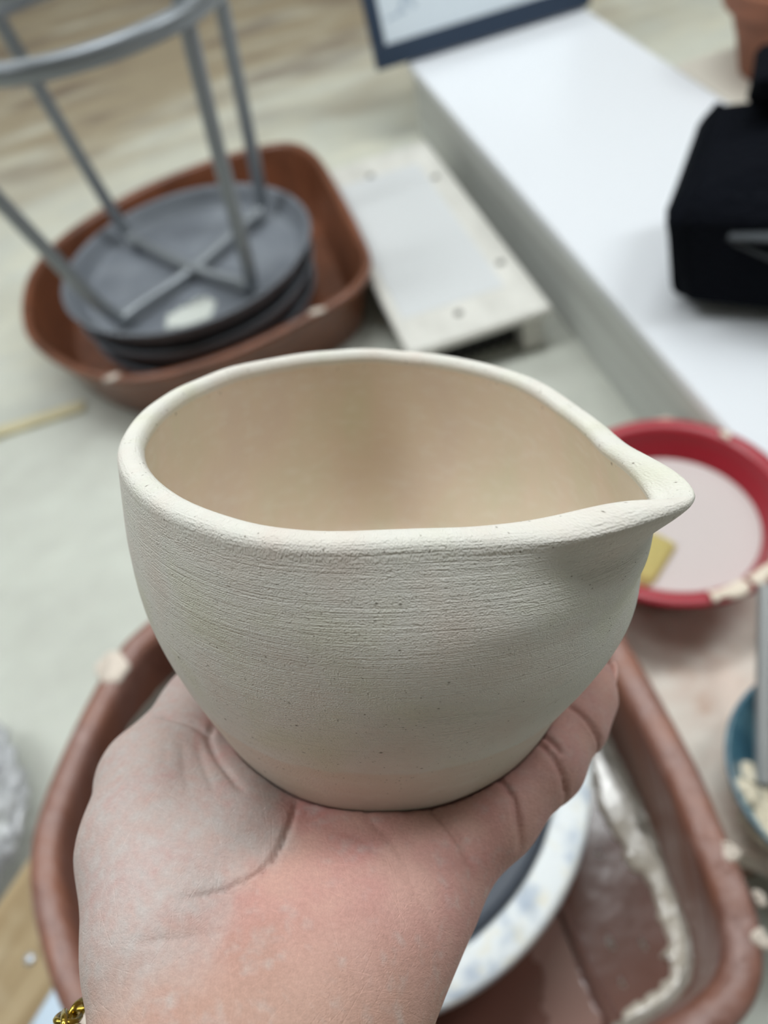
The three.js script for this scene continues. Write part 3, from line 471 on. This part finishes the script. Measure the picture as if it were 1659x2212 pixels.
{
  const m = std({ color: 0x92979c, roughness: 0.35, metalness: 0.5 });
  const g = group('wire_stand', 'grey metal wire stand with a ring and four legs on the grey trays', 'stand');
  const y0 = 0.1035, legs = [[[-0.227, -0.975], [-0.279, 0.32, -0.965], [-0.325, 0.52, -0.955]], [[-0.196, -1.202], [-0.217, 0.335, -1.205], [-0.232, 0.52, -1.215]], [[-0.026, -0.955], [-0.0085, 0.318, -0.955], [0.012, 0.52, -0.948]], [[0.026, -1.158], [0.044, 0.296, -1.13], [0.064, 0.52, -1.115]]];
  const c = [-0.106, -1.05];
  for (const [b, m1, t] of legs) part('leg', tube([[lerp(b[0], c[0], 0.18), y0 + 0.0065, lerp(b[1], c[1], 0.18)], [lerp(b[0], c[0], 0.05), y0 + 0.008, lerp(b[1], c[1], 0.05)], [b[0], y0 + 0.02, b[1]], [lerp(b[0], m1[0], 0.3), lerp(y0, m1[1], 0.3), lerp(b[1], m1[2], 0.3)], m1, t], 0.0102, 80), m, g);
  for (const [i, j] of [[0, 3], [1, 2]]) { const f = (k) => { const b = legs[k][0]; return [lerp(b[0], c[0], 0.17), y0 + 0.0085, lerp(b[1], c[1], 0.17)]; }; part('cross_bar', tube([f(i), [c[0], y0 + 0.0065 + (i ? 0.004 : 0), c[1]], f(j)], 0.0078, 40), m, g); }
  const ring = [...Array(48)].map((_, k) => { const t = k / 48 * Math.PI * 2; return [-0.108 + 0.168 * Math.cos(t), 0.453, -1.048 + 0.155 * Math.sin(t)]; });
  part('ring', tube(ring, 0.0118, 120, true, 14), m, g);
  part('ring', tube(ring.map(([x, , z]) => [TX + (x - TX) * 1.12, 0.525, TZ + (z - TZ) * 1.12]), 0.0085, 120, true, 14), m, g);
}

// ---------------------------------------------------------------- white step stool against the counter
{
  const white = std({ roughness: 0.5, map: texture(256, 256, (u, v) => { const n = fbm(u * 6, v * 6, 1, 4); return mix3(rgb(220, 218, 211), rgb(206, 204, 197), clamp(0.5 + n * 2)); }) });
  const g = group('step_stool', 'low white step stool with screw heads in its top, beside the brown tub', 'stool', [0.2425, 0, -1.03]);
  part('stool_top', new RoundedBoxGeometry(0.205, 0.016, 0.545, 5, 0.007), white, g).position.y = 0.062;
  part('top_inset', new RoundedBoxGeometry(0.15, 0.003, 0.40, 3, 0.0014), std({ color: 0xd0d2d3, roughness: 0.45 }), g).position.set(-0.012, 0.0697, 0.0);
  for (const sx of [-1, 1]) for (const sz of [-1, 1]) part('leg', new RoundedBoxGeometry(0.03, 0.055, 0.03, 3, 0.004), white, g).position.set(sx * 0.078, 0.0275, sz * 0.248);
  for (const sz of [-1, 1]) { const dark = std({ color: 0x2b2b2a, roughness: 0.8 }); for (let k = 0; k < 9; k++) part('slat', new RoundedBoxGeometry(0.009, 0.05, 0.008, 2, 0.001), dark, g).position.set(-0.056 + k * 0.014, 0.0275, sz * 0.236); part('dark_panel', new THREE.BoxGeometry(0.126, 0.052, 0.006), std({ color: 0x111111, roughness: 0.9 }), g).position.set(0, 0.0275, sz * 0.226); }
  const scr = std({ color: 0x55544f, roughness: 0.5, metalness: 0.4 }), head2 = lathe([[0, 0.0004], [0.003, 0.0004], [0.0046, 0.0016], [0.0056, 0.0016], [0.006, 0]], 20);
  for (const [x, z] of [[0.222, -1.237], [0.317, -1.167], [0.32, -0.884], [0.228, -0.805]]) part('screw', head2, scr, g).position.set(x - 0.2425, 0.0699, z + 1.03);
}

// ---------------------------------------------------------------- white counter, framed sheet, black bag, cream table with pot
{
  const g = group('counter', 'long low white counter cabinet with a bright white top', 'counter', [0, 0, 0]);
  const body = std({ roughness: 0.6, map: texture(256, 256, (u, v) => { const n = fbm(u * 4, v * 8, 1, 4); return mix3(rgb(206, 209, 205), rgb(190, 192, 188), clamp(0.5 + n * 2)); }) });
  part('cabinet_body', new THREE.BoxGeometry(0.338, 0.124, 1.66), body, g).position.set(0.549, 0.062, -0.64);
  part('counter_top', new RoundedBoxGeometry(0.351, 0.017, 1.675, 4, 0.004), std({ color: 0xe2e5ea, roughness: 0.32 }), g).position.set(0.5475, 0.1318, -0.6385);
}
{
  const g = group('framed_sheet', 'navy-framed sheet with a faint pencil drawing standing at the counter end', 'frame', [0.5, 0.1435, -1.457]);
  g.rotation.x = -0.30;
  const navy = std({ color: 0x2b3a4e, roughness: 0.5 }), W = 0.42, H = 0.30, B = 0.036;
  const sheet = texture(512, 384, (u, v) => {
    let c = rgb(222, 232, 240); const px = u * 0.42, py = v * 0.30; let k = 0;
    const seg = (x0, y0, x1, y1, w) => { const bx = x1 - x0, by = y1 - y0, h = clamp(((px - x0) * bx + (py - y0) * by) / (bx * bx + by * by)); k = Math.max(k, sstep(w, w * 0.5, Math.hypot(px - x0 - bx * h, py - y0 - by * h))); };
    seg(0.022, 0.062, 0.06, 0.068, 0.004); seg(0.05, 0.068, 0.066, 0.10, 0.006); seg(0.066, 0.10, 0.078, 0.072, 0.006); seg(0.08, 0.10, 0.11, 0.105, 0.005); seg(0.11, 0.105, 0.13, 0.13, 0.005); seg(0.19, 0.075, 0.205, 0.085, 0.004); seg(0.13, 0.13, 0.3, 0.17, 0.004);
    return mix3(c, rgb(164, 180, 196), k * 0.7);
  });
  part('sheet', new THREE.BoxGeometry(W - B, H - B, 0.004), std({ map: sheet, roughness: 0.35 }), g).position.set(0.02, H / 2, 0);
  for (const [w, h, x, y] of [[W, B, 0.02, B / 2], [W, B, 0.02, H - B / 2], [B * 0.7, H - 2 * B, 0.02 - W / 2 + B * 0.35, H / 2], [B * 0.7, H - 2 * B, 0.02 + W / 2 - B * 0.35, H / 2]]) part('frame_bar', new RoundedBoxGeometry(w, h, 0.012, 3, 0.002), navy, g).position.set(x, y, 0);
  const prop = part('prop', new RoundedBoxGeometry(0.03, 0.22, 0.006, 2, 0.002), navy, g); prop.position.set(0.02, 0.105, -0.028); prop.rotation.x = 0.28;
}
{
  const g = group('black_bag', 'dark navy fabric bag with straps slumped on the white counter', 'bag', [0.426, 0.1405, -0.6], 0);
  const e1 = V3(0.76, 0, 0.65).normalize(), e2 = V3(0.65, 0, -0.76).normalize();
  const at = (a, y, b) => { const v = e1.clone().multiplyScalar(a).addScaledVector(e2, b); return [v.x, y, v.z]; };
  const cloth = std({ color: 0x070a12, roughness: 0.95, specularIntensity: 0.25, sheen: 0.05, sheenRoughness: 0.5, sheenColor: new THREE.Color(0.12, 0.15, 0.22), bumpMap: texture(256, 256, (u, v) => 0.5 + fbm(u * 14, v * 14, 1, 5), false, [2, 2]), bumpScale: 0.003 });
  const body = new RoundedBoxGeometry(0.26, 0.142, 0.19, 24, 0.028), p = body.attributes.position;
  for (let i = 0; i < p.count; i++) {
    const x = p.getX(i) + 0.13, y = p.getY(i) + 0.071, z = 0.095 - p.getZ(i), f = y / 0.142;
    const bulge = 0.007 * Math.sin(f * Math.PI), fold = (k) => (1 - Math.min(1, 3 * Math.abs(fbm(x * 9 * k + 2, y * 7 * k + x * 20, z * 9 * k, 3)))) ** 2;
    const n = (fbm(x * 13, y * 13, z * 13, 3) * 0.022 - fold(1) * 0.009 - fold(2.2) * 0.004) * sstep(0, 0.25, f);
    const a = x - 0.03 * f * (x < 0.13 ? 1 : -0.3) - (x < 0.13 ? bulge : -bulge), b = z * (1 - 0.04 * f) - 0.004 * f + (z < 0.095 ? -bulge : bulge) * 0.8 + n;
    const q = at(a + n * 0.7, y * (1 + (0.05 + 0.34 * sstep(0.005, 0.085, x)) * sstep(0.05, 0.17, z)) + n * 1.3 * sstep(0.6, 1, f) - 0.02 * sstep(0.5, 1, f) * Math.exp(-(((z - 0.07) / 0.035) ** 2)), b); p.setXYZ(i, ...q);
  }
  body.computeVertexNormals(); part('bag_body', body, cloth, g);
  const grey = std({ color: 0x3a3e42, roughness: 0.8 });
  const ribbon = (pts, w) => { const c = new THREE.CatmullRomCurve3(pts.map((q) => V3(...at(...q)))), n = 50, sh = new THREE.Shape(); sh.moveTo(-0.0015, -w / 2); sh.lineTo(0.0015, -w / 2); sh.lineTo(0.0015, w / 2); sh.lineTo(-0.0015, w / 2); sh.closePath(); return new THREE.ExtrudeGeometry(sh, { steps: n, extrudePath: c }); };
  part('strap', ribbon([[0.035, 0.105, -0.016], [0.10, 0.112, -0.022], [0.16, 0.115, -0.022], [0.23, 0.115, -0.016]], 0.016), grey, g);
  part('strap', ribbon([[0.04, 0.10, -0.017], [0.09, 0.085, -0.024], [0.14, 0.068, -0.025], [0.2, 0.045, -0.024]], 0.008), grey, g);
  part('flap', lumpy((() => { const q = new RoundedBoxGeometry(0.16, 0.024, 0.09, 16, 0.011); q.rotateY(-0.7); return q; })(), 0.012, 26), cloth, g).position.set(...at(0.10, 0.182, 0.15));
  part('patch', (() => { const q = new RoundedBoxGeometry(0.075, 0.02, 0.003, 3, 0.001); q.rotateY(Math.atan2(-e1.z, e1.x)); return q; })(), std({ color: 0x2b2430, roughness: 0.7 }), g).position.set(...at(0.10, 0.035, -0.010));
}
{
  const g = group('side_table', 'low cream table behind the counter carrying the terracotta pot', 'table', [1.02, 0, -0.86]);
  const cream = std({ color: 0xd8d2c6, roughness: 0.55 });
  part('tabletop', new RoundedBoxGeometry(0.56, 0.022, 0.62, 4, 0.006), cream, g).position.y = 0.119;
  for (const sx of [-1, 1]) for (const sz of [-1, 1]) part('leg', new RoundedBoxGeometry(0.035, 0.109, 0.035, 3, 0.004), cream, g).position.set(sx * 0.24, 0.0545, sz * 0.27);
}
{
  const g = group('plant_pot', 'empty terracotta pot behind the black bag', 'pot', [0.868, 0.13, -1.05]);
  part('pot_wall', lathe([[0, 0], [0.072, 0], [0.076, 0.003], [0.1, 0.095], [0.113, 0.096], [0.116, 0.1], [0.12, 0.125], [0.119, 0.129], [0.115, 0.13], [0.111, 0.128], [0.105, 0.1], [0.092, 0.06], [0.07, 0.012], [0, 0.012]], 96), std({ roughness: 0.8, map: texture(256, 256, (u, v) => { const n = fbm(u * 8, v * 8, 1, 4); return mix3(rgb(150, 96, 72), rgb(132, 86, 66), clamp(0.5 + n * 2)); }) }), g);
}

renderer.render(scene, camera);
